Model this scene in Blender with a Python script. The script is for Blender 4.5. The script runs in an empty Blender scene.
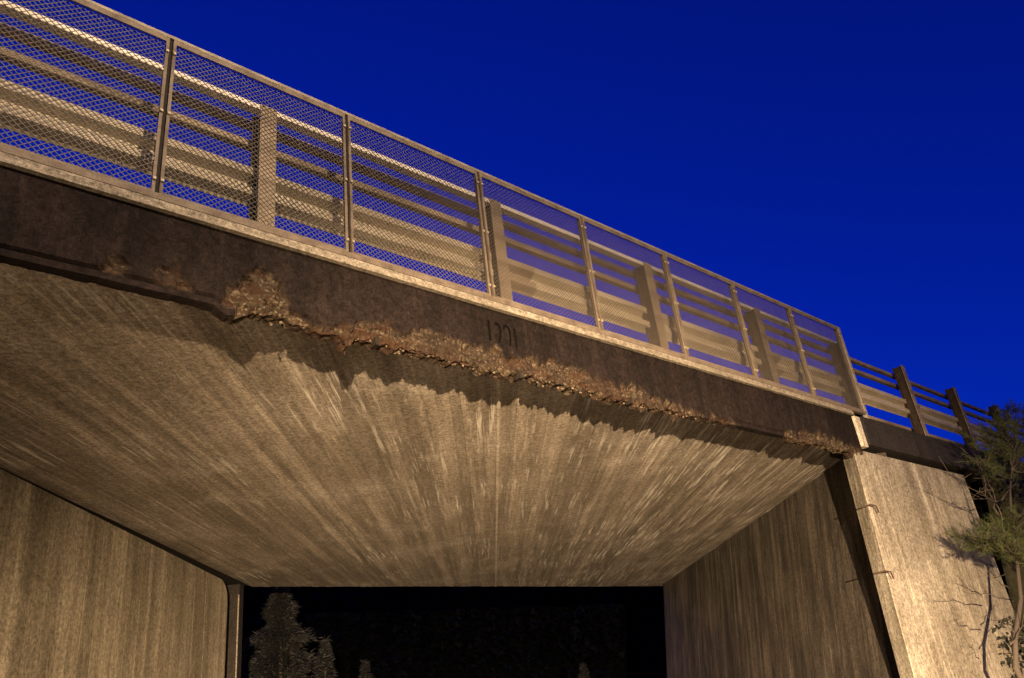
import bpy, math, random
from math import sin, cos, pi, radians, sqrt
from mathutils import Vector, Matrix, noise
random.seed(7)
S = bpy.context.scene
C = S.collection
R = random.Random(11)

# ------------------------------------------------------------------ camera
EYE = 1.6
YAW, PITCH, ROLL, FPX = 0.7682, 0.4353, -0.1246, 769.1
fw = Vector((cos(PITCH)*sin(YAW), cos(PITCH)*cos(YAW), sin(PITCH)))
rt = Vector((cos(YAW), -sin(YAW), 0)); up = rt.cross(fw)
rt2 = cos(ROLL)*rt + sin(ROLL)*up; up2 = -sin(ROLL)*rt + cos(ROLL)*up
cd = bpy.data.cameras.new('camera'); cam = bpy.data.objects.new('camera', cd); C.objects.link(cam)
cam.matrix_world = Matrix(((rt2.x, up2.x, -fw.x, 0), (rt2.y, up2.y, -fw.y, 0), (rt2.z, up2.z, -fw.z, EYE), (0, 0, 0, 1)))
cd.sensor_width = 36; cd.lens = FPX*36/1024; cd.clip_start = 0.05; cd.clip_end = 3000
S.camera = cam

# ------------------------------------------------------------------ dusk sky
W = bpy.data.worlds.new('World'); S.world = W; W.use_nodes = True
wn, wl = W.node_tree.nodes, W.node_tree.links
bgn = next(n for n in wn if n.type == 'BACKGROUND')
sky = wn.new('ShaderNodeTexSky'); sky.sky_type = 'NISHITA'; sky.sun_disc = False
sky.sun_elevation = radians(5.3); sky.sun_rotation = radians(20)
sky.air_density = 1.0; sky.dust_density = 0.3; sky.ozone_density = 3.0
tint = wn.new('ShaderNodeMix'); tint.data_type = 'RGBA'; tint.blend_type = 'MULTIPLY'; tint.inputs[0].default_value = 1
tint.inputs[7].default_value = (0.006, 0.073, 1.0, 1)      # camera balanced for the warm lamps
wl.new(sky.outputs[0], tint.inputs[6]); wl.new(tint.outputs[2], bgn.inputs[0])
bgn.inputs[1].default_value = 0.15
S.view_settings.view_transform = 'Standard'; S.view_settings.look = 'None'
S.view_settings.exposure = 0; S.view_settings.gamma = 1; S.view_settings.use_curve_mapping = False

# ------------------------------------------------------------------ helpers
class MB:
    """collects faces for ONE mesh object"""
    def __init__(s): s.v = []; s.f = []
    def quad(s, a, b, c, d):
        n = len(s.v); s.v += [tuple(a), tuple(b), tuple(c), tuple(d)]; s.f.append((n, n+1, n+2, n+3))
    def box(s, x0, x1, y0, y1, z0, z1):
        n = len(s.v)
        s.v += [(x, y, z) for z in (z0, z1) for y in (y0, y1) for x in (x0, x1)]
        s.f += [tuple(n+i for i in q) for q in ((0, 2, 3, 1), (4, 5, 7, 6), (0, 1, 5, 4), (2, 6, 7, 3), (0, 4, 6, 2), (1, 3, 7, 5))]
    def prism(s, poly, z0, z1):
        """poly: plan corners counter-clockwise; z0/z1 number or function of index"""
        n = len(s.v); k = len(poly)
        s.v += [(p[0], p[1], z0) for p in poly] + [((p[2] if len(p) > 2 else p[0]), (p[3] if len(p) > 3 else p[1]), z1) for p in poly]
        s.f.append(tuple(n+i for i in reversed(range(k)))); s.f.append(tuple(n+k+i for i in range(k)))
        for i in range(k):
            j = (i+1) % k; s.f.append((n+i, n+j, n+k+j, n+k+i))
    def sweepx(s, prof, x0, x1, cap=True):
        """closed (y,z) profile drawn out along x"""
        n = len(s.v); k = len(prof)
        s.v += [(x0, p[0], p[1]) for p in prof] + [(x1, p[0], p[1]) for p in prof]
        for i in range(k):
            j = (i+1) % k; s.f.append((n+i, n+j, n+k+j, n+k+i))
        if cap:
            s.f.append(tuple(n+i for i in reversed(range(k)))); s.f.append(tuple(n+k+i for i in range(k)))
    def tube(s, pts, rad, sides=6):
        pts = [Vector(p) for p in pts]; n0 = len(s.v); k = len(pts)
        rad = rad if isinstance(rad, (list, tuple)) else [rad]*k
        for i, p in enumerate(pts):
            d = (pts[min(i+1, k-1)]-pts[max(i-1, 0)]).normalized()
            a = d.orthogonal().normalized() if i == 0 else (a - d*a.dot(d)).normalized()
            b = d.cross(a)
            for j in range(sides):
                t = 2*pi*j/sides; s.v.append(tuple(p + rad[i]*(cos(t)*a + sin(t)*b)))
        for i in range(k-1):
            for j in range(sides):
                q = n0+i*sides; jj = (j+1) % sides
                s.f.append((q+j, q+jj, q+sides+jj, q+sides+j))
        s.f.append(tuple(n0+j for j in reversed(range(sides)))); s.f.append(tuple(n0+(k-1)*sides+j for j in range(sides)))
    def rock(s, c, r, rr):
        n = len(s.v); t = 1.618
        base = [(-1, t, 0), (1, t, 0), (-1, -t, 0), (1, -t, 0), (0, -1, t), (0, 1, t), (0, -1, -t), (0, 1, -t), (t, 0, -1), (t, 0, 1), (-t, 0, -1), (-t, 0, 1)]
        sc = [rr.uniform(.6, 1.15) for _ in range(3)]
        for b in base:
            q = r/1.9*rr.uniform(.75, 1.2)
            s.v.append((c[0]+b[0]*q*sc[0], c[1]+b[1]*q*sc[1], c[2]+b[2]*q*sc[2]))
        s.f += [tuple(n+i for i in q) for q in ((0, 11, 5), (0, 5, 1), (0, 1, 7), (0, 7, 10), (0, 10, 11), (1, 5, 9), (5, 11, 4), (11, 10, 2), (10, 7, 6), (7, 1, 8), (3, 9, 4), (3, 4, 2), (3, 2, 6), (3, 6, 8), (3, 8, 9), (4, 9, 5), (2, 4, 11), (6, 2, 10), (8, 6, 7), (9, 8, 1))]
    def mesh(s, name):
        m = bpy.data.meshes.new(name); m.from_pydata(s.v, [], s.f); m.update(); return m
    def build(s, name, mat, parent=None, smooth=False):
        return link(name, s.mesh(name), mat, parent, smooth)
def link(name, me, mat, parent=None, smooth=False):
    if mat and not me.materials: me.materials.append(mat)
    if smooth:
        for p in me.polygons: p.use_smooth = True
    o = bpy.data.objects.new(name, me); C.objects.link(o)
    if parent: o.parent = parent; o.matrix_parent_inverse = parent.matrix_basis.inverted()
    return o
def empty(name, loc, label, cat, group=None):
    o = bpy.data.objects.new(name, None); C.objects.link(o); o.location = loc; o.empty_display_size = .2
    o['label'] = label; o['category'] = cat
    if group: o['group'] = group
    return o
def fbm(x, y, z=0, oct=4): return noise.fractal(Vector((x, y, z)), 0.7, 2.1, oct)
def bevel(o, w=0.006, seg=2):
    m = o.modifiers.new('bevel', 'BEVEL'); m.width = w; m.segments = seg; m.limit_method = 'ANGLE'

# ------------------------------------------------------------------ materials
def newmat(name):
    m = bpy.data.materials.new(name); m.use_nodes = True
    t = m.node_tree; return m, t.nodes, t.links, t.nodes['Principled BSDF']
def nd(N, typ, **kw):
    n = N.new(typ)
    for k, v in kw.items():
        if k.startswith('i_'): n.inputs[int(k[2:]) if k[2:].isdigit() else k[2:]].default_value = v
        else: setattr(n, k, v)
    return n
def mixc(N, L, fac, a, b, mode='MIX'):
    n = N.new('ShaderNodeMix'); n.data_type = 'RGBA'; n.blend_type = mode
    for s, v in ((0, fac), (6, a), (7, b)):
        if hasattr(v, 'is_linked') or hasattr(v, 'links'): L.new(v, n.inputs[s])
        else: n.inputs[s].default_value = v
    return n.outputs[2]
def ramp(N, L, src, stops):
    n = N.new('ShaderNodeValToRGB'); cr = n.color_ramp
    while len(cr.elements) < len(stops): cr.elements.new(.5)
    for e, (p, c) in zip(cr.elements, stops):
        e.position = p; e.color = c if isinstance(c, tuple) else (c, c, c, 1)
    L.new(src, n.inputs[0]); return n.outputs[0]
def texnoise(N, L, co, scale, sx=(1, 1, 1), detail=5, rough=.6, dist=0.0):
    mp = N.new('ShaderNodeMapping'); mp.inputs['Scale'].default_value = sx; L.new(co, mp.inputs[0])
    t = N.new('ShaderNodeTexNoise'); t.inputs['Scale'].default_value = scale; t.inputs['Detail'].default_value = detail
    t.inputs['Roughness'].default_value = rough; t.inputs['Distortion'].default_value = dist
    L.new(mp.outputs[0], t.inputs['Vector']); return t.outputs[0]
def rgb(*c): return (c[0], c[1], c[2], 1)

def concrete(name, base, dark, pale, sx, streak=9.0, pale_amt=.5, dark_amt=.6, bump=.5, spots=0.0, boards=0.0):
    m, N, L, B = newmat(name)
    co = nd(N, 'ShaderNodeTexCoord').outputs['Object']
    s1 = texnoise(N, L, co, streak, sx, 6, .62, .2)              # board lines
    s2 = texnoise(N, L, co, streak*2.7, sx, 5, .7)
    s3 = texnoise(N, L, co, streak*.28, sx, 4, .6, .3)           # broad runs
    bl = texnoise(N, L, co, .8, (1, 1, 1), 6, .65)
    gr = texnoise(N, L, co, 85, (1, 1, 1), 4, .8)
    c = mixc(N, L, ramp(N, L, s1, [(.38, 0.0), (.62, dark_amt)]), rgb(*base), rgb(*dark))
    c = mixc(N, L, ramp(N, L, s3, [(.42, 0.0), (.66, dark_amt*.8)]), c, rgb(*[x*.75 for x in dark]))
    c = mixc(N, L, ramp(N, L, s2, [(.55, 0.0), (.72, pale_amt)]), c, rgb(*pale))
    c = mixc(N, L, ramp(N, L, bl, [(.5, 0.0), (.72, pale_amt*.7)]), c, rgb(*pale))
    c = mixc(N, L, ramp(N, L, bl, [(.26, dark_amt*.9), (.44, 0.0)]), c, rgb(*dark))
    c = mixc(N, L, 1.0, c, ramp(N, L, gr, [(.34, .5), (.66, 1.5)]), 'MULTIPLY')
    g2 = texnoise(N, L, co, 26, (1, 1, 1), 8, .75)
    c = mixc(N, L, 1.0, c, ramp(N, L, g2, [(.36, .5), (.64, 1.5)]), 'MULTIPLY')
    if boards:
        bt = nd(N, 'ShaderNodeAttribute', attribute_name='board')
        c = mixc(N, L, 1.0, c, ramp(N, L, bt.outputs['Fac'], [(0, 1-boards), (1, 1+boards*.7)]), 'MULTIPLY')
    if spots:
        vo = nd(N, 'ShaderNodeTexVoronoi', i_Scale=3.0); L.new(co, vo.inputs['Vector'])
        c = mixc(N, L, ramp(N, L, vo.outputs['Distance'], [(.03, spots), (.06, 0.0)]), c, rgb(*pale))
    L.new(c, B.inputs['Base Color']); B.inputs['Roughness'].default_value = .88; B.inputs['Specular IOR Level'].default_value = .25
    ad = nd(N, 'ShaderNodeMath', operation='ADD'); L.new(s1, ad.inputs[0]); L.new(s2, ad.inputs[1])
    ad2 = nd(N, 'ShaderNodeMath', operation='MULTIPLY_ADD'); L.new(gr, ad2.inputs[0]); ad2.inputs[1].default_value = .5; L.new(ad.outputs[0], ad2.inputs[2])
    bp = nd(N, 'ShaderNodeBump', i_Strength=bump, i_Distance=.012); L.new(ad2.outputs[0], bp.inputs['Height']); L.new(bp.outputs[0], B.inputs['Normal'])
    return m, N, L, B, c, co

def simple(name, col, rough=.6, metal=0.0, var=.5, scale=14, sx=(1, 1, 1), col2=None, bump=.15, lo=.4, hi=.65):
    m, N, L, B = newmat(name)
    co = nd(N, 'ShaderNodeTexCoord').outputs['Object']
    n1 = texnoise(N, L, co, scale, sx, 6, .65)
    n2 = texnoise(N, L, co, scale*5, (1, 1, 1), 3, .7)
    c = mixc(N, L, ramp(N, L, n1, [(lo, 0.0), (hi, var)]), rgb(*col), rgb(*(col2 or [x*.45 for x in col])))
    c = mixc(N, L, 1.0, c, ramp(N, L, n2, [(.3, .75), (.7, 1.2)]), 'MULTIPLY')
    L.new(c, B.inputs['Base Color']); B.inputs['Specular IOR Level'].default_value = .05 if max(col) < .05 else .35; B.inputs['Roughness'].default_value = rough; B.inputs['Metallic'].default_value = metal
    if bump:
        bp = nd(N, 'ShaderNodeBump', i_Strength=bump, i_Distance=.01); L.new(n2, bp.inputs['Height']); L.new(bp.outputs[0], B.inputs['Normal'])
    return m

M = {}
# soffit: board-marked along the road, scraped pale in places
M['soffit'], N, L, B, c, co = concrete('soffit_concrete', (.33, .285, .235), (.17, .145, .112), (.56, .51, .45), (1, .035, 1), 8.5, .6, .85, .55, .0, .18)
sep = nd(N, 'ShaderNodeSeparateXYZ'); L.new(co, sep.inputs[0])
scr = texnoise(N, L, co, 24, (1, .03, 1), 7, .72, .35)
msk0 = texnoise(N, L, co, .9, (1.4, .5, 1), 3, .6)
mr = nd(N, 'ShaderNodeMapRange'); L.new(sep.outputs[0], mr.inputs[0]); mr.inputs[1].default_value = .2; mr.inputs[2].default_value = 3.0; mr.inputs[3].default_value = 0; mr.inputs[4].default_value = .13
msa = nd(N, 'ShaderNodeMath', operation='ADD'); L.new(msk0, msa.inputs[0]); L.new(mr.outputs[0], msa.inputs[1]); msk = msa.outputs[0]
mul = nd(N, 'ShaderNodeMath', operation='MULTIPLY'); L.new(ramp(N, L, scr, [(.54, 0.0), (.60, .8)]), mul.inputs[0]); L.new(ramp(N, L, msk, [(.5, 0.0), (.62, 1.0)]), mul.inputs[1])
c2 = mixc(N, L, mul.outputs[0], c, rgb(.72, .69, .63)); L.new(c2, B.inputs['Base Color'])
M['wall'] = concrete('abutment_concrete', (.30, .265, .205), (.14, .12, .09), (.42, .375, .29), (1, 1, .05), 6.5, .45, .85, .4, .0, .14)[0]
M['wall_dim'] = concrete('dimmed_abutment_concrete', (.10, .084, .069), (.028, .023, .019), (.175, .152, .125), (1, 1, .04), 6.0, .4, .97, .4, .0, .2)[0]  # right wall: darker copy of the wall concrete, grazing dimness put into colour
M['wing'] = concrete('wing_wall_concrete', (.36, .33, .28), (.13, .112, .085), (.56, .525, .45), (1, 1, .06), 3.2, .5, .85, .5, .0)[0]
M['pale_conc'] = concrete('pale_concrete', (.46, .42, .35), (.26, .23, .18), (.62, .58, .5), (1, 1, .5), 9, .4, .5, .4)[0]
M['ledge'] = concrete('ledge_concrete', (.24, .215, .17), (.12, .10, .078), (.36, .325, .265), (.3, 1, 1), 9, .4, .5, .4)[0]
M['dark_conc'] = concrete('stained_and_shade_concrete', (.022, .018, .017), (.011, .0095, .009), (.04, .033, .028), (1, 1, .12), 5, .4, .7, .4)[0]  # stained concrete; also stands for recess shade on the far wing wall
# edge beam: dark stained face, raw aggregate where it has been knocked away
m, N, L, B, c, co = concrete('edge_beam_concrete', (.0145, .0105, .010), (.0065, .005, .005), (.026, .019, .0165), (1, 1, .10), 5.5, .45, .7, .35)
at = nd(N, 'ShaderNodeAttribute', attribute_name='spall')
M['beam_face'] = m
vo = nd(N, 'ShaderNodeTexVoronoi', i_Scale=58.0, i_Randomness=1.0); L.new(co, vo.inputs['Vector'])
rough_n = texnoise(N, L, co, 24, (.55, 1, 1), 9, .75, .6)
peb = ramp(N, L, rough_n, [(.34, rgb(.006, .0045, .0035)), (.46, rgb(.026, .019, .013)), (.58, rgb(.052, .040, .028)), (.72, rgb(.135, .11, .082))])
peb = mixc(N, L, ramp(N, L, vo.outputs['Color'], [(.72, 0.0), (.8, .6)]), peb, rgb(.13, .105, .075))
rs = texnoise(N, L, co, 5.0, (.35, 1, 3.0), 6, .7, .4)
peb = mixc(N, L, ramp(N, L, rs, [(.46, 0.0), (.60, .8)]), peb, rgb(.030, .015, .009))
c3 = mixc(N, L, at.outputs['Fac'], c, peb); L.new(c3, B.inputs['Base Color'])
bp2 = nd(N, 'ShaderNodeBump', i_Strength=.8, i_Distance=.012); bp2.invert = True; L.new(vo.outputs['Distance'], bp2.inputs['Height'])
mm = nd(N, 'ShaderNodeMath', operation='MULTIPLY'); L.new(at.outputs['Fac'], mm.inputs[0]); mm.inputs[1].default_value = .45; L.new(mm.outputs[0], bp2.inputs['Strength'])
old = B.inputs['Normal'].links[0].from_socket; L.new(old, bp2.inputs['Normal']); L.new(bp2.outputs[0], B.inputs['Normal'])
M['beam'] = m; B.inputs['Specular IOR Level'].default_value = .08
M['stone'] = simple('aggregate_stone', (.13, .10, .072), .9, 0, .9, 22, col2=(.045, .032, .022))
M['rust'] = simple('rusty_steel', (.055, .028, .016), .95, 0, .8, 30, col2=(.025, .014, .009), bump=.5)
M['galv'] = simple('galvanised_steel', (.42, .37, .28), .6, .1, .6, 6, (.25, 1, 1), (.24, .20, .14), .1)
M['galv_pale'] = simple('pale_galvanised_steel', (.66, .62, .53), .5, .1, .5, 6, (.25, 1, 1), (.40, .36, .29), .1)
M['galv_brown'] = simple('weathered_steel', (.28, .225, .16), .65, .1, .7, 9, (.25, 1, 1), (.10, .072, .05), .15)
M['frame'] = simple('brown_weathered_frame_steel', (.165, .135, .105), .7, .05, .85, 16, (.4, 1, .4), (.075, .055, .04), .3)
M['frame_lit'] = simple('lit_frame_steel', (.27, .24, .19), .65, .05, .8, 16, (.4, 1, .4), (.13, .105, .08), .3)  # lighter copy of the frame steel, lamplight on rail and end post painted in
M['post_web'] = simple('shaded_post_steel', (.045, .034, .026), .8, 0, .6, 12)  # darkened so the flange's shade on the web is in the colour
M['black_steel'] = simple('blackened_steel', (.020, .017, .015), .6, 0, .5, 14)
M['mesh'] = simple('expanded_steel_mesh', (.10, .088, .075), .65, .05, .6, 9, col2=(.055, .046, .039), bump=0)
M['groove'] = simple('shaded_engraving', (.003, .0025, .0025), 1.0, 0, .3, 20)  # near-black, painted for the shade inside the numerals
M['asphalt'] = simple('asphalt', (.055, .052, .05), .9, 0, .5, 3, col2=(.035, .034, .033), bump=.5)
M['kerb'] = simple('kerb_stone', (.30, .28, .25), .85, 0, .5, 6)
M['paint'] = simple('road_paint', (.72, .70, .64), .7, 0, .5, 8, col2=(.40, .38, .34))
M['gravel'] = simple('verge_earth', (.10, .085, .055), .95, 0, .7, 2.2, col2=(.05, .06, .025), bump=.8)
M['bank'] = simple('overgrown_bank_earth', (.030, .028, .018), .95, 0, .7, 2.5, col2=(.016, .018, .010), bump=.8)
M['hill'] = simple('wooded_hillside', (.022, .03, .016), .95, 0, .7, .06, col2=(.012, .016, .009), bump=.6)
M['wood'] = simple('far_conifer_foliage', (.013, .014, .016), .9, 0, .7, .4, col2=(.007, .008, .009), bump=0)
M['bark'] = simple('pine_bark', (.055, .045, .037), .9, 0, .8, 16, (1, 1, .3), (.07, .055, .045), .5)
M['twig'] = simple('bare_twig', (.07, .056, .045), .9, 0, .6, 20)
def leafmat(name, a, b, tr=.3):
    m, N, L, B = newmat(name)
    oi = nd(N, 'ShaderNodeTexCoord').outputs['Object']
    n = texnoise(N, L, oi, 5, (1, 1, 1), 4, .7)
    L.new(mixc(N, L, ramp(N, L, n, [(.35, 0.0), (.65, 1.0)]), rgb(*a), rgb(*b)), B.inputs['Base Color'])
    B.inputs['Roughness'].default_value = .65
    t = nd(N, 'ShaderNodeBsdfTranslucent'); t.inputs[0].default_value = rgb(*a)
    ms = nd(N, 'ShaderNodeMixShader'); ms.inputs[0].default_value = tr
    L.new(B.outputs[0], ms.inputs[1]); L.new(t.outputs[0], ms.inputs[2])
    L.new(ms.outputs[0], next(x for x in N if x.type == 'OUTPUT_MATERIAL').inputs[0]); return m
M['needle'] = leafmat('pine_needles', (.062, .075, .020), (.030, .042, .013))
M['spruce'] = leafmat('spruce_needles', (.010, .0105, .009), (.0045, .005, .004), .15)
M['ivy'] = leafmat('dark_creeper_leaves', (.018, .022, .012), (.03, .03, .018), .15)

# ------------------------------------------------------------------ layout numbers (metres; road frame u across, v along)
ANG = .6944
rd = Vector((sin(ANG), cos(ANG), 0)); rn = Vector((cos(ANG), -sin(ANG), 0))
Z = lambda r: r+EYE
YF, YB = 4.03, 14.71                       # near face of the bridge, far edge
ZS, ZL = Z(2.505), Z(2.305)                # soffit, beam underside
UL, UR = -4.40, 5.155                       # faces of the abutment walls
def v_at(u, y): return (y + u*sin(ANG))/cos(ANG)      # v where the line u crosses world y
def uv(u, v, z=0): p = rn*u + rd*v; return (p.x, p.y, z)
X1 = 9.78                                   # end of the near edge beam

# ------------------------------------------------------------------ ground and road
g = MB(); n = 40
for i in range(n+1):
    for j in range(n+1):
        g.v.append(((i/n-.5)*1600, (j/n-.5)*1600, -.03))
for i in range(n):
    for j in range(n):
        a = i*(n+1)+j; g.f.append((a, a+n+1, a+n+2, a+1))
o = g.build('ground', M['gravel']); o['kind'] = 'structure'
def roadsheet(name, u0, u1, z, mat, v0=-120, v1=140, thick=0):
    b = MB()
    if thick: b.box(u0, u1, v0, v1, z-thick, z)
    else: b.quad((u0, v0, z), (u1, v0, z), (u1, v1, z), (u0, v1, z))
    o = b.build(name, mat); o.rotation_euler.z = -ANG; o['kind'] = 'structure'; return o
roadsheet('road', -3.1, 3.8, 0, M['asphalt'])
for nm, u in (('kerb', -3.22), ('kerb', 3.8)): roadsheet(nm, u, u+.12, .12, M['kerb'], thick=.2)
roadsheet('pavement', -4.2, -3.22, .11, M['asphalt'], thick=.15); roadsheet('pavement', 3.92, 4.9, .11, M['asphalt'], thick=.15)
for s in (-2.9, 3.5): roadsheet('road_edge_line', s, s+.1, .004, M['paint'])

def at_px0(x, y, Y):
    d = rt2*((x-512)/FPX) + up2*(-(y-339)/FPX) + fw; return d*(Y/d.y)+Vector((0, 0, EYE))
# ------------------------------------------------------------------ the bridge
bridge = empty('road_bridge', (4, 9, 0), 'skewed concrete road bridge with board-marked underside and damaged dark edge beam', 'bridge')

# soffit: strips left by the shuttering boards, each a few millimetres off its neighbour
def tones(o, tl):
    t = o.data.attributes.new('board', 'FLOAT', 'POINT'); t.data.foreach_set('value', tl); return o
b = MB(); u = UL-.01; rb = random.Random(3); bt_ = []; rt_ = random.Random(44)
while u < UR+.5:
    w = rb.uniform(.065, .13); u2 = min(u+w, UR+.5); dz = rb.uniform(-.004, .004)
    va, vb = v_at(u, YF+.1), v_at(u2, YF+.1); vc, vd = v_at(u, YB), v_at(u2, YB)
    k = 14
    n0 = len(b.v)
    for i in range(k+1):
        t = i/k
        for (uu, a_, c_) in ((u, va, vc), (u2-.0015, vb, vd)):
            vv = a_+(c_-a_)*t
            b.v.append((uu, vv, ZS+dz+.006*fbm(uu*.4, vv*.3)))
    for i in range(k):
        q = n0+2*i; b.f.append((q, q+2, q+3, q+1))
    # step up into the joint between two boards
    for i in range(k):
        q = n0+2*i; m0 = len(b.v)
        for p in (b.v[q+1], b.v[q+3]): b.v.append((p[0]+.0015, p[1], ZS+.02))
        b.f.append((q+1, q+3, m0+1, m0))
        for p in (b.v[q], b.v[q+2]): b.v.append((p[0]-.0015, p[1], ZS+.02))
        b.f.append((q+2, q, m0+2, m0+3))
    u = u2; bt_ += [rt_.random()**1.2]*(len(b.v)-len(bt_))
o = tones(b.build('soffit', M['soffit'], bridge), bt_); o.rotation_euler.z = -ANG
b = MB(); b.box(.28, .31, v_at(.3, YF+.3), v_at(.3, YB)-.05, ZS-.012, ZS+.01); o = b.build('formwork_seam', M['pale_conc'], bridge); o.rotation_euler.z = -ANG
# deck slab above it, running on over both banks
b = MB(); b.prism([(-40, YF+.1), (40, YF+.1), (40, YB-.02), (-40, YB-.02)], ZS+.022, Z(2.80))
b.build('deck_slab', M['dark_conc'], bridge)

# near edge beam
def bump_(x, c, w): return max(0., 1-((x-c)/w)**2)
def spall_h(X):
    h = 0
    h = max(h, .12*bump_(X, .98, .16), .17*bump_(X, 1.27, .2), .31*sqrt(bump_(X, 1.76, .23)))
    if 1.9 < X < 2.2: h = max(h, .07)
    if 2.15 <= X < 7.0:
        t = (X-2.15)/4.85
        h = max(h, (.10+.09*sin(pi*min(1, t*1.3))+.03*fbm(X*1.7, 4))*(1-max(0, t-.8)*4.2)*min(1, .35+t*9))
    if 7.9 < X < 9.75: h = max(h, .14*sqrt(bump_(X, 8.9, 1.0)))
    return max(0, h)
XA = -9.0
cols = []
X = XA
while X < X1-1e-6:
    cols.append(X); X += (.06 if X < -.4 else .0165)
cols.append(X1)
rowz = [Z(2.82) - i*.0168 for i in range(31)]               # front face, downwards
H0 = Z(2.82); HB = ZL
b = MB(); att = []
prof = 31 + 9 + 5
for X in cols:
    h = spall_h(X)
    jag = .030*fbm(X*2.3, 5.2) + .028*fbm(X*9, 1.7)
    amt = min(1, h/.10)*max(0, min(1, (X-1.55)/.12))
    zb = HB - .012 + (jag*1.3 + .01)*amt + .004*fbm(X*3, 9)
    if 1.45 < X < 1.72: zb -= .05*bump_(X, 1.6, .1)
    if 2.3 < X < 2.5: zb -= .05*bump_(X, 2.39, .07)
    back_low = zb + .012*fbm(X*7, 3)
    for i in range(31):
        t = i/30; z = H0+(zb-H0)*t
        dist = z-zb
        edge_n = .075*fbm(X*4, z*5, 2) + .025*fbm(X*11, z*11, 4)
        m = max(0., min(1., (h*1.0 + edge_n*min(1, h/.05) - dist)/.035)) if h > .005 else 0.
        m *= .55+.45*max(0., min(1., .5+1.6*fbm(X*3, z*5, 12)+.3*bump_(X, 1.76, .3)))
        if X < 1.62: m *= max(0., min(1., (dist-.05)/.02))                         # lip still whole here
        rough_ = .5+.5*fbm(X*26, z*26, 7) + .35*fbm(X*60, z*60, 9)
        y = YF-.01 + m*(.014 + .026*max(0, rough_)) + .003*fbm(X*1.5, z*2)
        if m > .05: y += m*(.030*(.5+.5*noise.cell(Vector((X*11+.4*fbm(X*6, z*6, 2), z*19+.5*fbm(X*9, z*9, 6), .5))))-.012)
        if m < .3 and abs(dist-.055) < .012 and (X < 2.2 or 6.9 < X < 8.0): y += .022     # drip groove
        if i > 27: y += (i-27)*.004*m
        b.v.append((X, y, z)); att.append(m)
    yfr = b.v[-1][1]
    for i in range(1, 10):
        t = i/9; y = yfr + (YF+.075+.05*amt+.04*fbm(X*6, 8)*amt - yfr)*t
        m = amt*(1-.4*t)
        z = zb + (back_low-zb)*t + m*(.018*fbm(X*24, y*24, 3)) + .03*amt*sin(pi*t)*max(0, fbm(X*4, 6)+.2)
        if i == 1 and m < .3: z += .002
        b.v.append((X, y, z)); att.append(m)
    yb_, zb_ = b.v[-1][1], b.v[-1][2]
    for i in range(1, 6):
        b.v.append((X, yb_+.004*i, zb_+(ZS+.03-zb_)*i/5)); att.append(amt*.3)
for i in range(len(cols)-1):
    for j in range(prof-1):
        q = i*prof+j; b.f.append((q, q+1, q+prof+1, q+prof))
b.f.append(tuple((len(cols)-1)*prof+j for j in range(prof)))
nb = len(b.v)                                               # closed top behind the ledge
beam_me = b.mesh('edge_beam'); a_ = beam_me.attributes.new('spall', 'FLOAT', 'POINT')
a_.data.foreach_set('value', att)
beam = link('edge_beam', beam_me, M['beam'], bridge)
# loose aggregate standing proud in the broken face
b = MB(); rs_ = random.Random(5)
for _ in range(420):
    X = rs_.uniform(.85, 9.7); h = spall_h(X)
    if h < .04 or X < 1.5: continue
    z = ZL + rs_.random()**1.3*h*.92; r = rs_.uniform(.004, .010) if rs_.random() < .93 else rs_.uniform(.012, .019)
    b.rock((X, YF+.026+rs_.uniform(-.004, .02), z), r, rs_)
for _ in range(90):
    X = rs_.uniform(.9, 7.2); h = spall_h(X)
    if h < .04 or X < 1.7: continue
    b.rock((X, YF+rs_.uniform(.03, .10), ZL+rs_.uniform(-.012, .01)), rs_.uniform(.006, .016), rs_)
o = b.build('broken_aggregate', M['stone'], beam); o['kind'] = 'stuff'
# reinforcing bars laid bare
for (xa, xb, z, y, r) in ((2.15, 3.1, 2.375, .03, .010), (3.3, 4.6, 2.37, .034, .010), (4.9, 6.3, 2.365, .03, .010), (3.4, 4.4, 2.46, .04, .008), (8.2, 9.6, 2.345, .03, .009), (2.2, 3.5, 2.31, .05, .009)):
    pts = []; k = int((xb-xa)/.08)
    for i in range(k+1):
        x = xa+(xb-xa)*i/k; pts.append((x, YF+y+.010*fbm(x*1.3, z*9), Z(z)+.016*fbm(x*1.1, z*5)))
    b = MB(); b.tube(pts, r, 7); b.build('reinforcing_bar', M['rust'], beam, True)
for x in (2.62, 3.94, 5.28):
    b = MB(); b.box(x-.014, x+.016, YF-.004, YF+.06, Z(2.275), Z(2.335)); b.build('bar_chair', M['black_steel'], beam)
for (x, dx, dy, l) in ((2.42, .03, .04, .08), (6.05, -.03, .03, .06)):
    b = MB(); b.tube([(x, YF+.1, ZL+.02), (x+dx*.4, YF+.1+dy*.4, ZL-l*.5), (x+dx, YF+.1+dy, ZL-l)], [.009, .007, .004], 5); b.build('hanging_bar_end', M['rust'], beam)
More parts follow.
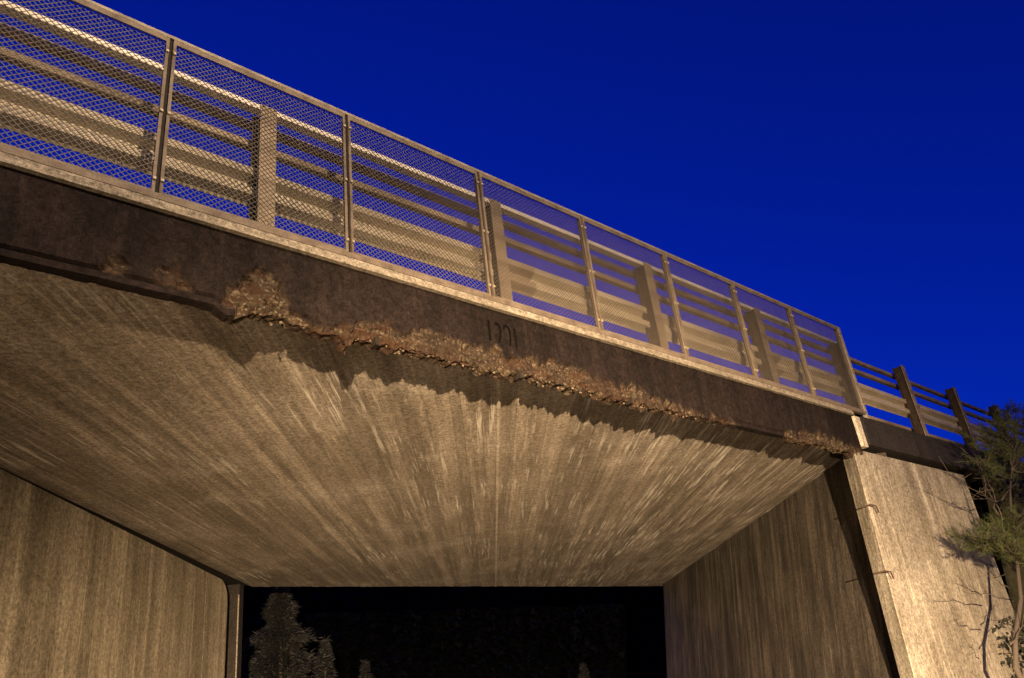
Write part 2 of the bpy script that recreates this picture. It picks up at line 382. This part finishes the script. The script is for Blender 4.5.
# date on the beam: flat dark strokes, shade of the cuts put into colour
def stroke(pts, w=.021):
    b = MB(); yy = YF-.0155
    P = [Vector((p[0], 0, p[1])) for p in pts]
    for i in range(len(P)-1):
        d = (P[i+1]-P[i]).normalized(); nrm = Vector((-d.z, 0, d.x)); 
        e = [P[i]-nrm*w/2, P[i+1]-nrm*w/2, P[i+1]+nrm*w/2, P[i]+nrm*w/2]
        b.quad(*[(q.x, yy, q.z) for q in (e[0], e[1], e[2], e[3])])
    b.build('numeral', M['groove'], beam)
def arcp(cx, cz, rx, rz, a0, a1, k=9): return [(cx+rx*cos(radians(a0+(a1-a0)*i/k)), cz+rz*sin(radians(a0+(a1-a0)*i/k))) for i in range(k+1)]
NX, NZ = 3.645, Z(2.53)
stroke([(NX, NZ), (NX+.003, NZ+.18)])
stroke([(NX+.062, NZ+.158)]+arcp(NX+.085, NZ+.125, .036, .045, 105, -20)+[(NX+.112, NZ+.06), (NX+.092, NZ+.005)])
stroke([(NX+.155, NZ+.135), (NX+.158, NZ+.155)]+arcp(NX+.184, NZ+.125, .036, .048, 110, -20)+[(NX+.218, NZ+.06), (NX+.205, NZ+.0)])
stroke([(NX+.275, NZ), (NX+.272, NZ+.165)])

# pale ledge along the top of the beam
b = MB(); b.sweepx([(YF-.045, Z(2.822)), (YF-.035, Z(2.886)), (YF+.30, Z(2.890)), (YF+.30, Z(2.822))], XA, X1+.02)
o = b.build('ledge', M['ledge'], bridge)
# wing wall beyond the opening (end leans a little), with its own edge beam and pale pier block
def endx(z): return 9.56+.095*(z-Z(1.94))
b = MB()
zt = ZL+.06
def plan(z):
    x0 = endx(z); a = Vector((x0, YF+.02, 0)); e = a+rd*.34
    return [a.xy, Vector((13.3, YF+.03)), Vector((13.3, YF+.5)), Vector((x0+1.2, YF+.5)), Vector((e.x+.5, e.y)), e.xy]
lo, hi = plan(-.3), plan(zt)
b.prism([(p.x, p.y, q.x, q.y) for p, q in zip(lo, hi)], -.3, zt)
wing = b.build('wing_wall', M['wing'], bridge); bevel(wing, .018, 3)
b = MB(); b.prism([(9.80, YF-.035), (9.955, YF-.035), (9.955, YF+.3), (9.80, YF+.3)], Z(2.40), Z(2.815)); o = b.build('pier_block', M['pale_conc'], bridge); bevel(o, .01)
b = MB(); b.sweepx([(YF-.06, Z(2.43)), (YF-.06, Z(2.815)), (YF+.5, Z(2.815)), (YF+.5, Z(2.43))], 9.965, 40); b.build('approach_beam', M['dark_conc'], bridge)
for (hx, hy) in ((866, 507), (880, 573)):
    p = at_px0(hx, hy, YF+.02); b = MB(); b.tube([(p.x-.05, YF+.06, p.z), (p.x-.03, YF-.05, p.z+.01), (p.x+.10, YF-.06, p.z), (p.x+.17, YF-.04, p.z-.07)], .009, 6); b.build('iron_hook', M['rust'], bridge)
# right abutment: wall set back from the wing wall's end
def ulean(z): return UR-.155*(ZS-z)
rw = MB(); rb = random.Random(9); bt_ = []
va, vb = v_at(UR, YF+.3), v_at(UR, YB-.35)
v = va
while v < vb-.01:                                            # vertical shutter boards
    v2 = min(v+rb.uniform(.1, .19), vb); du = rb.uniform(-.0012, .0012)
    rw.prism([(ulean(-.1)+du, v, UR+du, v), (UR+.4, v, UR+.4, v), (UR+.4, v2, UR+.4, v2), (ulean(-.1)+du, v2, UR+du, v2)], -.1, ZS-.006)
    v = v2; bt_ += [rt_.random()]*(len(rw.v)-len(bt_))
o = tones(rw.build('abutment_wall', M['wall_dim'], bridge), bt_); o.rotation_euler.z = -ANG
# left abutment: stops short of the soffit towards the far end, rounded top corner
lw = MB(); rb = random.Random(10); bt_ = []; tone_ = .5
va, vb = v_at(UL, YF-.02), 14.0
def topz(v):
    t = (v-va)/(vb-va); z = ZS-.012-.20*max(0, t-.42)**1.1
    r = .42; d = vb-v
    if d < r: z -= r*.75-sqrt(max(0, (r*.75)**2*(1-((r-d)/r)**2)))
    return z
v = va; edges = []
while v < vb-.01:
    v2 = min(v+(rb.uniform(.1, .2) if vb-v > .6 else .05), vb); du = rb.uniform(-.0012, .0012)
    nn = len(lw.v); za, zb2 = topz(v+.001), topz(v2)
    lw.v += [(UL-.35, v, -.1), (UL+du, v, -.1), (UL+du, v2, -.1), (UL-.35, v2, -.1), (UL-.35, v, za), (UL+du, v, za), (UL+du, v2, zb2), (UL-.35, v2, zb2)]
    lw.f += [tuple(nn+i for i in q) for q in ((0, 3, 2, 1), (4, 5, 6, 7), (0, 1, 5, 4), (1, 2, 6, 5), (2, 3, 7, 6), (3, 0, 4, 7))]
    if vb-v > .6: tone_ = rt_.random()
    v = v2; bt_ += [tone_]*(len(lw.v)-len(bt_))
o = tones(lw.build('abutment_wall', M['wall'], bridge), bt_); o.rotation_euler.z = -ANG
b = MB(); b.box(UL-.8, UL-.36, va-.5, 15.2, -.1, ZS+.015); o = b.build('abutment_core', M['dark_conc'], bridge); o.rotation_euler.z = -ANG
b = MB(); b.box(UL-.6, UL-.05, 14.82, 15.1, -.1, ZS-.02); o = b.build('far_wing_wall', M['dark_conc'], bridge); o.rotation_euler.z = -ANG; bevel(o, .02)  # dark all over: shade of the recess put into its colour
b = MB(); b.box(UL-.068, UL-.047, 14.808, 14.83, -.1, ZS-.22); o = b.build('lit_corner_strip', M['wall'], bridge); o.rotation_euler.z = -ANG  # paler sliver added to paint the lamplit edge of the dark corner
# the near wing wall on the other side of the opening
p0 = uv(UL, v_at(UL, YF)); 
b = MB(); b.prism([(-9, YF+.03), (p0[0]-.02, YF+.03), (p0[0]-.02, YF+.5), (-9, YF+.5)], -.3, ZL+.05); b.build('wing_wall', M['wing'], bridge)

# ------------------------------------------------------------------ mesh fence on the edge beam
FS, FX0 = 1.2993, 1.118
fence = empty('mesh_fence', (4, YF, Z(2.89)), 'brown steel fence of framed wire mesh panels along the bridge edge', 'fence')
zb0, zt0 = Z(2.915), Z(4.195)
iA = -5
xa, xb = FX0+FS*iA, FX0+FS*7
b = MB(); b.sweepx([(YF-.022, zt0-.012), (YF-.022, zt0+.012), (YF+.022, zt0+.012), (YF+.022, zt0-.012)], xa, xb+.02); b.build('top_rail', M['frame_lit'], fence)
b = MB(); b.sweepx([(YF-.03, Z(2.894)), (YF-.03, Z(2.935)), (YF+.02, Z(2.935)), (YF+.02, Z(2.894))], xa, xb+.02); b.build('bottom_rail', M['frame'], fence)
pm = MB(); pm.box(-.010, .010, -.008, .035, zb0+.02, zt0-.013)
pme = pm.mesh('post'); pme.materials.append(M['black_steel'])
# a frame stile is an angle: face strip plus a return
fr = MB(); w0, w1 = .0125, FS-.0125
for (x0, x1, y0) in ((w0, w0+.020, 0), (w1-.020, w1, 0)):
    fr.box(x0, x1, -.022, -.014, zb0+.021, zt0-.014)
fr.box(w0, w0+.004, -.0135, .02, zb0+.021, zt0-.014); fr.box(w1-.004, w1, -.0135, .02, zb0+.021, zt0-.014)
fr.box(w0+.0205, w1-.0205, -.021, -.013, zt0-.052, zt0-.0135); fr.box(w0+.0205, w1-.0205, -.021, -.013, zb0+.0215, zb0+.040)
frm = fr.mesh('panel_frame'); frm.materials.append(M['frame'])
# expanded mesh: crossed slanting strands
ms = MB(); px, pz = .043, .038
x0, x1, z0, z1 = w0+.012, w1-.012, zb0+.03, zt0-.03
sl = pz/px; hw = .0020
for sgn in (1, -1):
    k0 = -int((z1-z0)/sl/px)-2; k1 = int((x1-x0)/px)+int((z1-z0)/sl/px)+2
    for k in range(k0, k1):
        xs = x0+k*px                                         # at z0 the strand is at xs, running sgn
        ta, tb = 0.0, (z1-z0)
        # x = xs + sgn*t/sl
        lo_, hi_ = sorted((((x0-xs)*sl*sgn), ((x1-xs)*sl*sgn)))
        ta, tb = max(ta, lo_), min(tb, hi_)
        if tb-ta < .01: continue
        A = Vector((xs+sgn*ta/sl, .002*sgn, z0+ta)); Bv = Vector((xs+sgn*tb/sl, .002*sgn, z0+tb))
        d = (Bv-A).normalized(); nr = Vector((-d.z, 0, d.x))*hw; dp = Vector((0, .0017, 0)); q = len(ms.v)
        for p in (A, Bv):
            for s1, s2 in ((1, 1), (-1, 1), (-1, -1), (1, -1)): ms.v.append(tuple(p+nr*s1+dp*s2))
        for i in range(4): ms.f.append((q+i, q+(i+1) % 4, q+4+(i+1) % 4, q+4+i))
msm = ms.mesh('mesh_panel'); msm.materials.append(M['mesh'])
bolt = MB(); bolt.box(-.009, .009, -.034, -.0225, -.009, .009); bme = bolt.mesh('bolt'); bme.materials.append(M['galv'])
def child(name, me, par, loc):
    o = bpy.data.objects.new(name, me); C.objects.link(o); o.parent = par; o.matrix_parent_inverse = par.matrix_basis.inverted(); o.location = loc; return o
for i in range(iA, 8):
    x = FX0+FS*i
    pf = child('post', pme, fence, (x, YF, 0))
    for zz in (zb0+.12, (zb0+zt0)/2, zt0-.14):
        for dx in (-.0225, .0225):
            bo = bpy.data.objects.new('bolt', bme); C.objects.link(bo); bo.parent = pf; bo.location = (dx, 0, zz)
    if i < 7:
        mp = child('mesh_panel', msm, fence, (x, YF, 0)); mp['kind'] = 'stuff'
        f_ = bpy.data.objects.new('panel_frame', frm); C.objects.link(f_); f_.parent = mp
b = MB(); x = xb
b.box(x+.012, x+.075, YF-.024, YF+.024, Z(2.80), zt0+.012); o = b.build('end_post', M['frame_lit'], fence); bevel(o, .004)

# ------------------------------------------------------------------ guard rail behind it
YG = YF+.35
guard = empty('guard_rail', (8, YG, Z(2.89)), 'galvanised steel guard rail with corrugated beam and square rails behind the mesh fence', 'guard rail')
def barx(name, z0, z1, y0, y1, xa, xb, mat):
    b = MB(); b.sweepx([(y0, z0), (y0, z1), (y1, z1), (y1, z0)], xa, xb); o = b.build(name, mat, guard); bevel(o, .006); return o
GX0, GS = 1.86, 2.15
posts = [GX0+GS*k for k in range(-4, 10)]
XE = posts[-1]+.6
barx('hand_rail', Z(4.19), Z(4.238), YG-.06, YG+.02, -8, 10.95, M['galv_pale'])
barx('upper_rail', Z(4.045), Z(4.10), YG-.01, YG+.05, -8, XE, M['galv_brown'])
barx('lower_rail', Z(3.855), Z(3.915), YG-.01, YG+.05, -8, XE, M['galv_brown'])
SPL = []
# corrugated beam
zc = Z(3.475)
W_ = [(-.165, .0), (-.15, -.012), (-.115, -.078), (-.055, -.078), (-.02, -.012), (.02, -.012), (.055, -.078), (.115, -.078), (.15, -.012), (.165, .0)]
out = [(YG-.03+d, zc+h) for h, d in W_]; inn = [(y+.004, z) for y, z in reversed(out)]
b = MB(); b.sweepx(out+inn, -8, XE); gb = b.build('corrugated_beam', M['galv'], guard)
spl = MB(); spl.sweepx([(y-.005, z) for y, z in out]+[(y-.001, z) for y, z in reversed(out)], -.16, .16); spm = spl.mesh('lap_splice'); spm.materials.append(M['galv_brown'])
for k in range(-3, 9, 2): SPL.append(k)
barx('kick_rail', Z(3.10), Z(3.15), YG-.02, YG+.02, 10.95, XE, M['galv_brown'])
def child(name, me, par, loc):
    o = bpy.data.objects.new(name, me); C.objects.link(o); o.parent = par; o.matrix_parent_inverse = par.matrix_basis.inverted(); o.location = loc; return o
for k in SPL: child('lap_splice', spm, guard, (GX0+GS*k+.35, 0, 0))
# posts: I sections, flange to the road and to the fence
def ipost(zbot, ztop, mat):
    f = MB(); f.box(-.062, .062, -.075, -.066, zbot, ztop); f = f.mesh('post_flange'); f.materials.append(mat)
    b = MB(); b.box(-.006, .006, -.0655, .0655, zbot, ztop); b.box(-.062, .062, .066, .075, zbot, ztop); b = b.mesh('guard_post'); b.materials.append(M['post_web']); return b, f
pa = ipost(Z(2.83), Z(4.075), M['galv_brown']); pb = ipost(Z(2.76), Z(4.135), M['galv_brown'])
for x in posts:
    me, fl = pa if x < 10.9 else pb
    p = child('post', me, guard, (x, YG-.16, 0)); f_ = bpy.data.objects.new('post_flange', fl); C.objects.link(f_); f_.parent = p
for x in posts:
    b = MB(); b.box(x-.03, x+.03, YG-.082, YG-.03, zc-.05, zc+.05); b.build('spacer', M['galv_brown'], guard)

# ------------------------------------------------------------------ earth banks behind the wing walls
def bank(name, pts_lo, pts_hi):
    b = MB(); k = 14; n = len(pts_lo)
    for j in range(k+1):
        for i in range(n):
            p = Vector(pts_lo[i]).lerp(Vector(pts_hi[i]), j/k)
            if 0 < j < k: p += Vector((.15*fbm(p.x*.7, p.y*.7, 3), .15*fbm(p.x*.7, p.y*.7, 8), .22*fbm(p.x*.9, p.y*.9)))
            b.v.append(tuple(p))
    for j in range(k):
        for i in range(n-1): q = j*n+i; b.f.append((q, q+1, q+n+1, q+n))
    o = b.build(name, M['bank'], None, True); o['kind'] = 'structure'
xs = [11.9+.5*i for i in range(57)]
bank('embankment', [(x, YF-.05-1.9*min(1, max(0, (x-12.0)/2)), -.05) for x in xs], [(max(x, 13.2), YF+.2-.32*min(1, max(0, (x-13.2)/1)), Z(2.40) if x > 13.4 else 1.4) for x in xs])
xs = [-40+.9*i for i in range(36)]
bank('embankment', [(x, YF-3.5, -.05) for x in xs], [(x, YF+.03, Z(2.3)) for x in xs])
bank('embankment', [(x, YB+6, -.05) for x in [-40+1.0*i for i in range(45)]][::-1], [(x, YB+.4, Z(2.3)) for x in [-40+1.0*i for i in range(45)]][::-1])
bank('embankment', [(x, YB+6, -.05) for x in [26+.9*i for i in range(22)]][::-1], [(x, YB+.4, Z(2.3)) for x in [23+1.0*i for i in range(22)]][::-1])

b = MB(); b.prism([(13.32, YF+.42), (40, YF+.42), (40, YB-.1), (19.5, YB-.1), (12.5, YF+2)], -.1, ZS+.015); o = b.build('embankment', M['bank']); o['kind'] = 'structure'
# ------------------------------------------------------------------ hillside beyond the underpass; unseen ring behind the camera added to block sky light
b = MB(); na, nr_ = 180, 14
def hill_h(az, t):
    e = 12.0 - 6.5*max(0, min(1, (az-52)/14)) + 9*max(0, min(1, (az-105)/25)) - 3*max(0, min(1, (8-az)/20)) + 12*max(0, min(1, (-40-az)/25)) + 1.2*fbm(az*.06, 2) + .5*fbm(az*.25, 5)
    return math.tan(radians(e))*330*(t**.9)
for i in range(na+1):
    az = -120+360*i/na
    for j in range(nr_+1):
        t = j/nr_; r = 70+260*t
        b.v.append((r*sin(radians(az)), r*cos(radians(az)), -.3+hill_h(az, t)+(3*fbm(r*.03, az*.1) if 0 < j else 0)*t))
for i in range(na):
    for j in range(nr_): q = i*(nr_+1)+j; b.f.append((q, q+nr_+1, q+nr_+2, q+1))
o = b.build('hillside', M['hill'], None, True); o['kind'] = 'structure'
b = MB(); rf = random.Random(21)
for _ in range(1500):
    az = rf.uniform(18, 56); t = rf.uniform(.08, 1) if _ < 1000 else rf.uniform(.0, .2); r = 70+260*t
    x, y = r*sin(radians(az)), r*cos(radians(az)); z0 = -1+hill_h(az, t); h = rf.uniform(7, 14); wd = h*rf.uniform(.15, .24)
    for k in range(130):
        q_ = rf.random()**.8; a_ = rf.uniform(0, 2*pi); ro = wd*(1-q_)*rf.random()**.5
        p = Vector((x+ro*cos(a_), y+ro*sin(a_), z0+h*(.08+.92*q_)))
        d = Vector((cos(a_)*.7+rf.uniform(-.5, .5), sin(a_)*.7+rf.uniform(-.5, .5), rf.uniform(-.7, .6)))*rf.uniform(.5, 1.2); sd = Vector((-sin(a_), cos(a_), rf.uniform(-.5, .5)))*rf.uniform(.15, .4); n0 = len(b.v)
        b.v += [tuple(p-sd), tuple(p+sd), tuple(p+d)]; b.f.append((n0, n0+1, n0+2))
o = b.build('hillside_wood', M['wood']); o['kind'] = 'stuff'; o['label'] = 'dark far-off wood covering the hillside seen through the underpass'; o['category'] = 'wood'

# conifers standing past the bridge
def conifer(loc, h, wid, seed, label, nb=2600):
    r_ = random.Random(seed); t = empty('conifer', loc, label, 'tree', 'conifers beyond the underpass')
    tr = MB(); tr.tube([(0, 0, -.2), (.04, .02, h*.5), (0, .03, h*.97)], [h*.022, h*.013, .01], 7)
    o = tr.build('trunk', M['bark']); o.parent = t
    cr = MB()
    for _ in range(nb):
        s = r_.random()**.75; zc_ = h*(.08+.92*s)                  # height of the branch tip
        shape = wid*(1-s)**.9*(.85+.3*fbm(s*9, seed, 1)+.28*sin(s*46+seed))
        a = r_.uniform(0, 2*pi); ro = shape*(r_.random()**.45)*(1+.5*fbm(cos(a)*2, sin(a)*2, s*8+seed))
        p = Vector((ro*cos(a), ro*sin(a), zc_-ro*.18))
        for k in range(6):
            d = Vector((cos(a)+r_.uniform(-.7, .7), sin(a)+r_.uniform(-.7, .7), r_.uniform(-.8, .6))).normalized()*r_.uniform(.08, .3)*(h/8)
            sd = d.cross(Vector((r_.uniform(-1, 1), r_.uniform(-1, 1), r_.uniform(-1, 1)))).normalized()*.022*(h/8)
            q = p+Vector((r_.uniform(-.08, .08), r_.uniform(-.08, .08), r_.uniform(-.08, .08))); n0 = len(cr.v)
            cr.v += [tuple(q-sd), tuple(q+sd), tuple(q+d)]; cr.f.append((n0, n0+1, n0+2))
    o = cr.build('crown', M['spruce']); o.parent = t
def at_px(x, y, dist):
    d = rt2*((x-512)/FPX) + up2*(-(y-339)/FPX) + fw; d.normalize(); h = sqrt(d.x**2+d.y**2); return d*(dist/h)+Vector((0, 0, EYE))
for (px_, py_, dist, wid, lab) in ((281, 586, 20, 1.9, 'tall dense conifer beside the far corner of the left abutment'), (250, 640, 25, 1.1, 'low dark conifer half hidden behind the left abutment corner'), (325, 640, 21, .7, 'narrow young conifer at the foot of the tall dense conifer'),
                              (365, 662, 26, .8, 'short solitary conifer top in the gap beyond the underpass'), (583, 665, 30, .8, 'small faint conifer top towards the right abutment')):
    p = at_px(px_, py_, dist); conifer((p.x, p.y, -.05), p.z+.05, wid, int(px_), lab, 4200 if wid > 1. else 1300)

# ------------------------------------------------------------------ young pine in front of the wing wall
pr = random.Random(77)
pine = empty('young_pine', (10.75, 3.3, 0), 'straggly young pine with green needle tufts in front of the pale wing wall', 'tree')
def PX(x, y, Y):
    d = rt2*((x-512)/FPX) + up2*(-(y-339)/FPX) + fw; return d*(Y/d.y)+Vector((0, 0, EYE))
def local(p): return tuple(Vector(p)-Vector((10.75, 3.3, 0)))
tk = [Vector((10.75, 3.3, -.1)), PX(1016, 668, 3.3), PX(1015, 640, 3.28), PX(1021, 600, 3.26), PX(1017, 560, 3.26), PX(1012, 525, 3.27), PX(1010, 490, 3.3), PX(1014, 450, 3.3), PX(1020, 418, 3.32)]
b = MB(); b.tube([local(p) for p in tk], [.036, .031, .028, .024, .02, .017, .014, .01, .004], 8); o = b.build('trunk', M['bark'], None, True); o.parent = pine
tw = MB(); tuft = MB(); tufts = []
def branch(a, z, r0, k=5, wob=.05):
    a, z = Vector(a), Vector(z); pts = []
    for i in range(k+1):
        t = i/k; p = a.lerp(z, t)+Vector((pr.uniform(-wob, wob), pr.uniform(-wob, wob), pr.uniform(-wob, wob)))*(1 if 0 < i < k else 0); pts.append(p)
    tw.tube([local(p) for p in pts], [r0*(1-.8*i/k) for i in range(k+1)], 5); return pts
def spray(c, d, r, nn=70):
    c = Vector(c); d = Vector(d).normalized()
    for _ in range(nn):
        o_ = c+d*pr.uniform(-.14, .03)
        v = (d*pr.uniform(.2, 1.1)+Vector((pr.gauss(0, .6), pr.gauss(0, .6), pr.gauss(0, .6)))).normalized()*r*pr.uniform(.7, 1.1)
        s = v.cross(Vector((pr.random()-.5, pr.random()-.5, pr.random()-.5))).normalized()*.0022; q = len(tuft.v)
        tuft.v += [local(o_-s), local(o_+s), local(o_+v)]; tuft.f.append((q, q+1, q+2))
# leafy limbs: pixel-read directions, depths around the stem
limbs = [((1012, 560), (985, 535)), ((1012, 560), (968, 533)), ((1010, 550), (1035, 530)), ((1012, 560), (1000, 520)), ((1003, 530), (985, 545)), ((1010, 548), (1045, 560)), ((1008, 540), (1022, 515)),
         ((1003, 460), (975, 440)), ((1003, 465), (1000, 425)), ((1006, 450), (985, 418)), ((1004, 470), (1030, 440)), ((1006, 450), (1024, 410)), ((1004, 480), (975, 455)), ((1010, 430), (1003, 412)), ((1004, 470), (1040, 470)), ((1006, 455), (990, 450))]
for (p, q) in limbs:
    for rep in range(3):
        ya = 3.28; yb = 3.3+pr.uniform(-.35, .3)
        A = PX(p[0]+8, p[1], ya); Bq = PX(q[0]+(-4 if q[1] > 500 else 4)+pr.uniform(-7, 7), q[1]+pr.uniform(-4, 4), yb)
        if (Bq-A).length > 1.5: Bq = A+(Bq-A).normalized()*1.5
        pts = branch(A, Bq, .011)
        for i in range(2, len(pts)):
            for _ in range(3):
                e = pts[i]+Vector((pr.uniform(-.16, .16), pr.uniform(-.16, .16), pr.uniform(-.07, .14)))
                tw.tube([local(pts[i-1]), local(e)], [.005, .002], 4); spray(e, e-pts[i-1]+Vector((0, 0, .06)), .085, 52)
# bare twigs reaching over the wall
for (p, q) in (((1003, 520), (973, 452)), ((999, 515), (985, 470)), ((985, 470), (960, 447)), ((1000, 505), (937, 470)), ((1002, 500), (1022, 470)), ((1012, 590), (985, 575)), ((1012, 600), (960, 590)), ((1011, 620), (1024, 600)), ((1011, 625), (985, 615)), ((1012, 560), (975, 515)), ((1010, 645), (1035, 610)), ((990, 500), (975, 490)), ((1011, 655), (990, 640)), ((1001, 500), (965, 498))):
    A = PX(p[0], p[1], 3.28); Bq = PX(q[0], q[1], 3.3+pr.uniform(-.2, .2)); pts = branch(A, Bq, .008, 6, .03)
    for i in (3, 4, 5): tw.tube([local(pts[i]), local(pts[i]+Vector((pr.uniform(-.25, .15), pr.uniform(-.2, .2), pr.uniform(-.05, .25))))], [.004, .0015], 4)
o = tw.build('branches', M['twig'], None, True); o.parent = pine
o = tuft.build('needles', M['needle']); o.parent = pine; o['kind'] = 'stuff'
# dark undergrowth on the bank
b = MB(); ru = random.Random(31)
for _ in range(9000):
    x = ru.uniform(12.0, 22); t = ru.random(); s = max(0, min(1, (x-12.0)/2))
    y = YF-.05-1.9*s*(1-t)+.1*t - ru.random()*.35; z = t*(1.5 if x < 13.4 else Z(2.30))+ru.uniform(0, .35)
    if t > .93 and x > 13: z = min(z, Z(2.45))
    d = Vector((ru.uniform(-1, 1), ru.uniform(-1, .2), ru.uniform(-.6, 1))).normalized()*ru.uniform(.05, .13); sd = d.orthogonal().normalized()*ru.uniform(.015, .04); p = Vector((x, y, z)); q = len(b.v)
    b.v += [tuple(p), tuple(p+d*.5+sd), tuple(p+d), tuple(p+d*.5-sd)]; b.f.append((q, q+1, q+2, q+3))
o = b.build('undergrowth', M['ivy']); o['kind'] = 'stuff'; o['label'] = 'dark leafy undergrowth covering the bank past the wing wall'; o['category'] = 'undergrowth'

# ------------------------------------------------------------------ made-up tripod work light behind the camera, standing in for an unseen warm lamp
LX, LY, LZ = -3.1, -5.0, 1.65
lamp = empty('standin_light', (LX, LY, 0), 'yellow single-head tripod light, made-up stand-in for the unseen low lamp facing the bridge', 'work light')
M['yellow'] = simple('yellow_paint', (.55, .36, .03), .5); 
m, N, L, B = newmat('lamp_glass'); B.inputs['Emission Color'].default_value = (1, .7, .35, 1); B.inputs['Emission Strength'].default_value = 4; M['glass'] = m
b = MB(); b.tube([(LX, LY, .25), (LX, LY, LZ-.16)], .018, 8); b.build('mast', M['black_steel'], lamp)
for k in range(3):
    a = 2*pi*k/3+.4; b = MB(); b.tube([(LX, LY, .42), (LX+.5*cos(a), LY+.5*sin(a), .015)], .013, 6); b.build('leg', M['yellow'], lamp)
b = MB(); b.box(LX-.16, LX+.16, LY-.02, LY+.02, LZ-.18, LZ-.14); b.build('crossbar', M['yellow'], lamp)
def head(dx, target, power, angle, blend, col):
    p = Vector((LX+dx, LY, LZ)); d = (Vector(target)-p).normalized(); q = d.to_track_quat('-Z', 'Y')
    b = MB(); b.box(-.13, .13, -.10, .10, .02, .12)
    for i in range(5): b.box(-.12+.05*i, -.11+.05*i, -.09, .09, .12, .15)
    h = b.build('housing', M['yellow']); h.parent = lamp; h.location = p-Vector((LX, LY, 0)); h.rotation_euler = q.to_euler()
    g = MB(); g.quad((-.11, -.085, .018), (.11, -.085, .018), (.11, .085, .018), (-.11, .085, .018)); o = g.build('lens', M['glass']); o.parent = h
    ld = bpy.data.lights.new('standin_light_lamp', 'SPOT'); ld.energy = power; ld.color = col; ld.spot_size = radians(angle); ld.spot_blend = blend; ld.shadow_soft_size = .05
    lo = bpy.data.objects.new('standin_light_lamp', ld); C.objects.link(lo); lo.parent = h; lo.location = (0, 0, -.03)
def aim(az, el): return (LX+10*sin(radians(az))*cos(radians(el)), LY+10*cos(radians(az))*cos(radians(el)), LZ+10*sin(radians(el)))
head(0, aim(41.5, -14), 90000, 69, 1.0, (1.0, .685, .385))
# assumed unseen street lamp added beside camera, lighting fence and wing wall from above
sx, sy = 2.7, -3.5
lamp2 = empty('assumed_street_lamp', (sx, sy, 0), 'tall grey street lamp with curved arm at the roadside, assumed unseen source added to light the bridge fence from above', 'street lamp')
b = MB(); b.tube([(sx, sy, 0), (sx, sy, 3), (sx, sy, 6.9), (sx-.15, sy+.2, 7.5), (sx-.6, sy+.85, 7.85), (sx-1.25, sy+1.8, 7.95)], [.09, .08, .055, .05, .045, .04], 12); b.build('mast', M['galv'], lamp2, True)
b = MB(); b.tube([(sx, sy, -.02), (sx, sy, .5)], .12, 12); b.build('base_sleeve', M['galv'], lamp2)
hx, hy, hz = sx-1.4, sy+1.95, 7.95
b = MB(); b.prism([(hx-.35, hy-.02, hx-.25, hy+.02), (hx-.1, hy-.16, hx-.08, hy-.08), (hx+.3, hy-.1, hx+.25, hy-.05), (hx+.3, hy+.1, hx+.25, hy+.05), (hx-.1, hy+.16, hx-.08, hy+.08)], hz-.05, hz+.08); lh = b.build('lamp_head', M['galv'], lamp2); bevel(lh, .02)
b = MB(); b.box(hx-.2, hx+.15, hy-.08, hy+.08, hz-.075, hz-.052); b.build('lens', M['glass'], lamp2)
ld = bpy.data.lights.new('assumed_street_lamp_light', 'SPOT'); ld.energy = 3600; ld.color = (1.0, .73, .45); ld.spot_size = radians(165); ld.spot_blend = .6; ld.shadow_soft_size = .06
lo = bpy.data.objects.new('assumed_street_lamp_light', ld); C.objects.link(lo); lo.parent = lamp2; lo.location = (hx-sx, hy-sy, hz-.1)
lo.rotation_euler = Vector((.3, .55, -1)).to_track_quat('-Z', 'Y').to_euler()
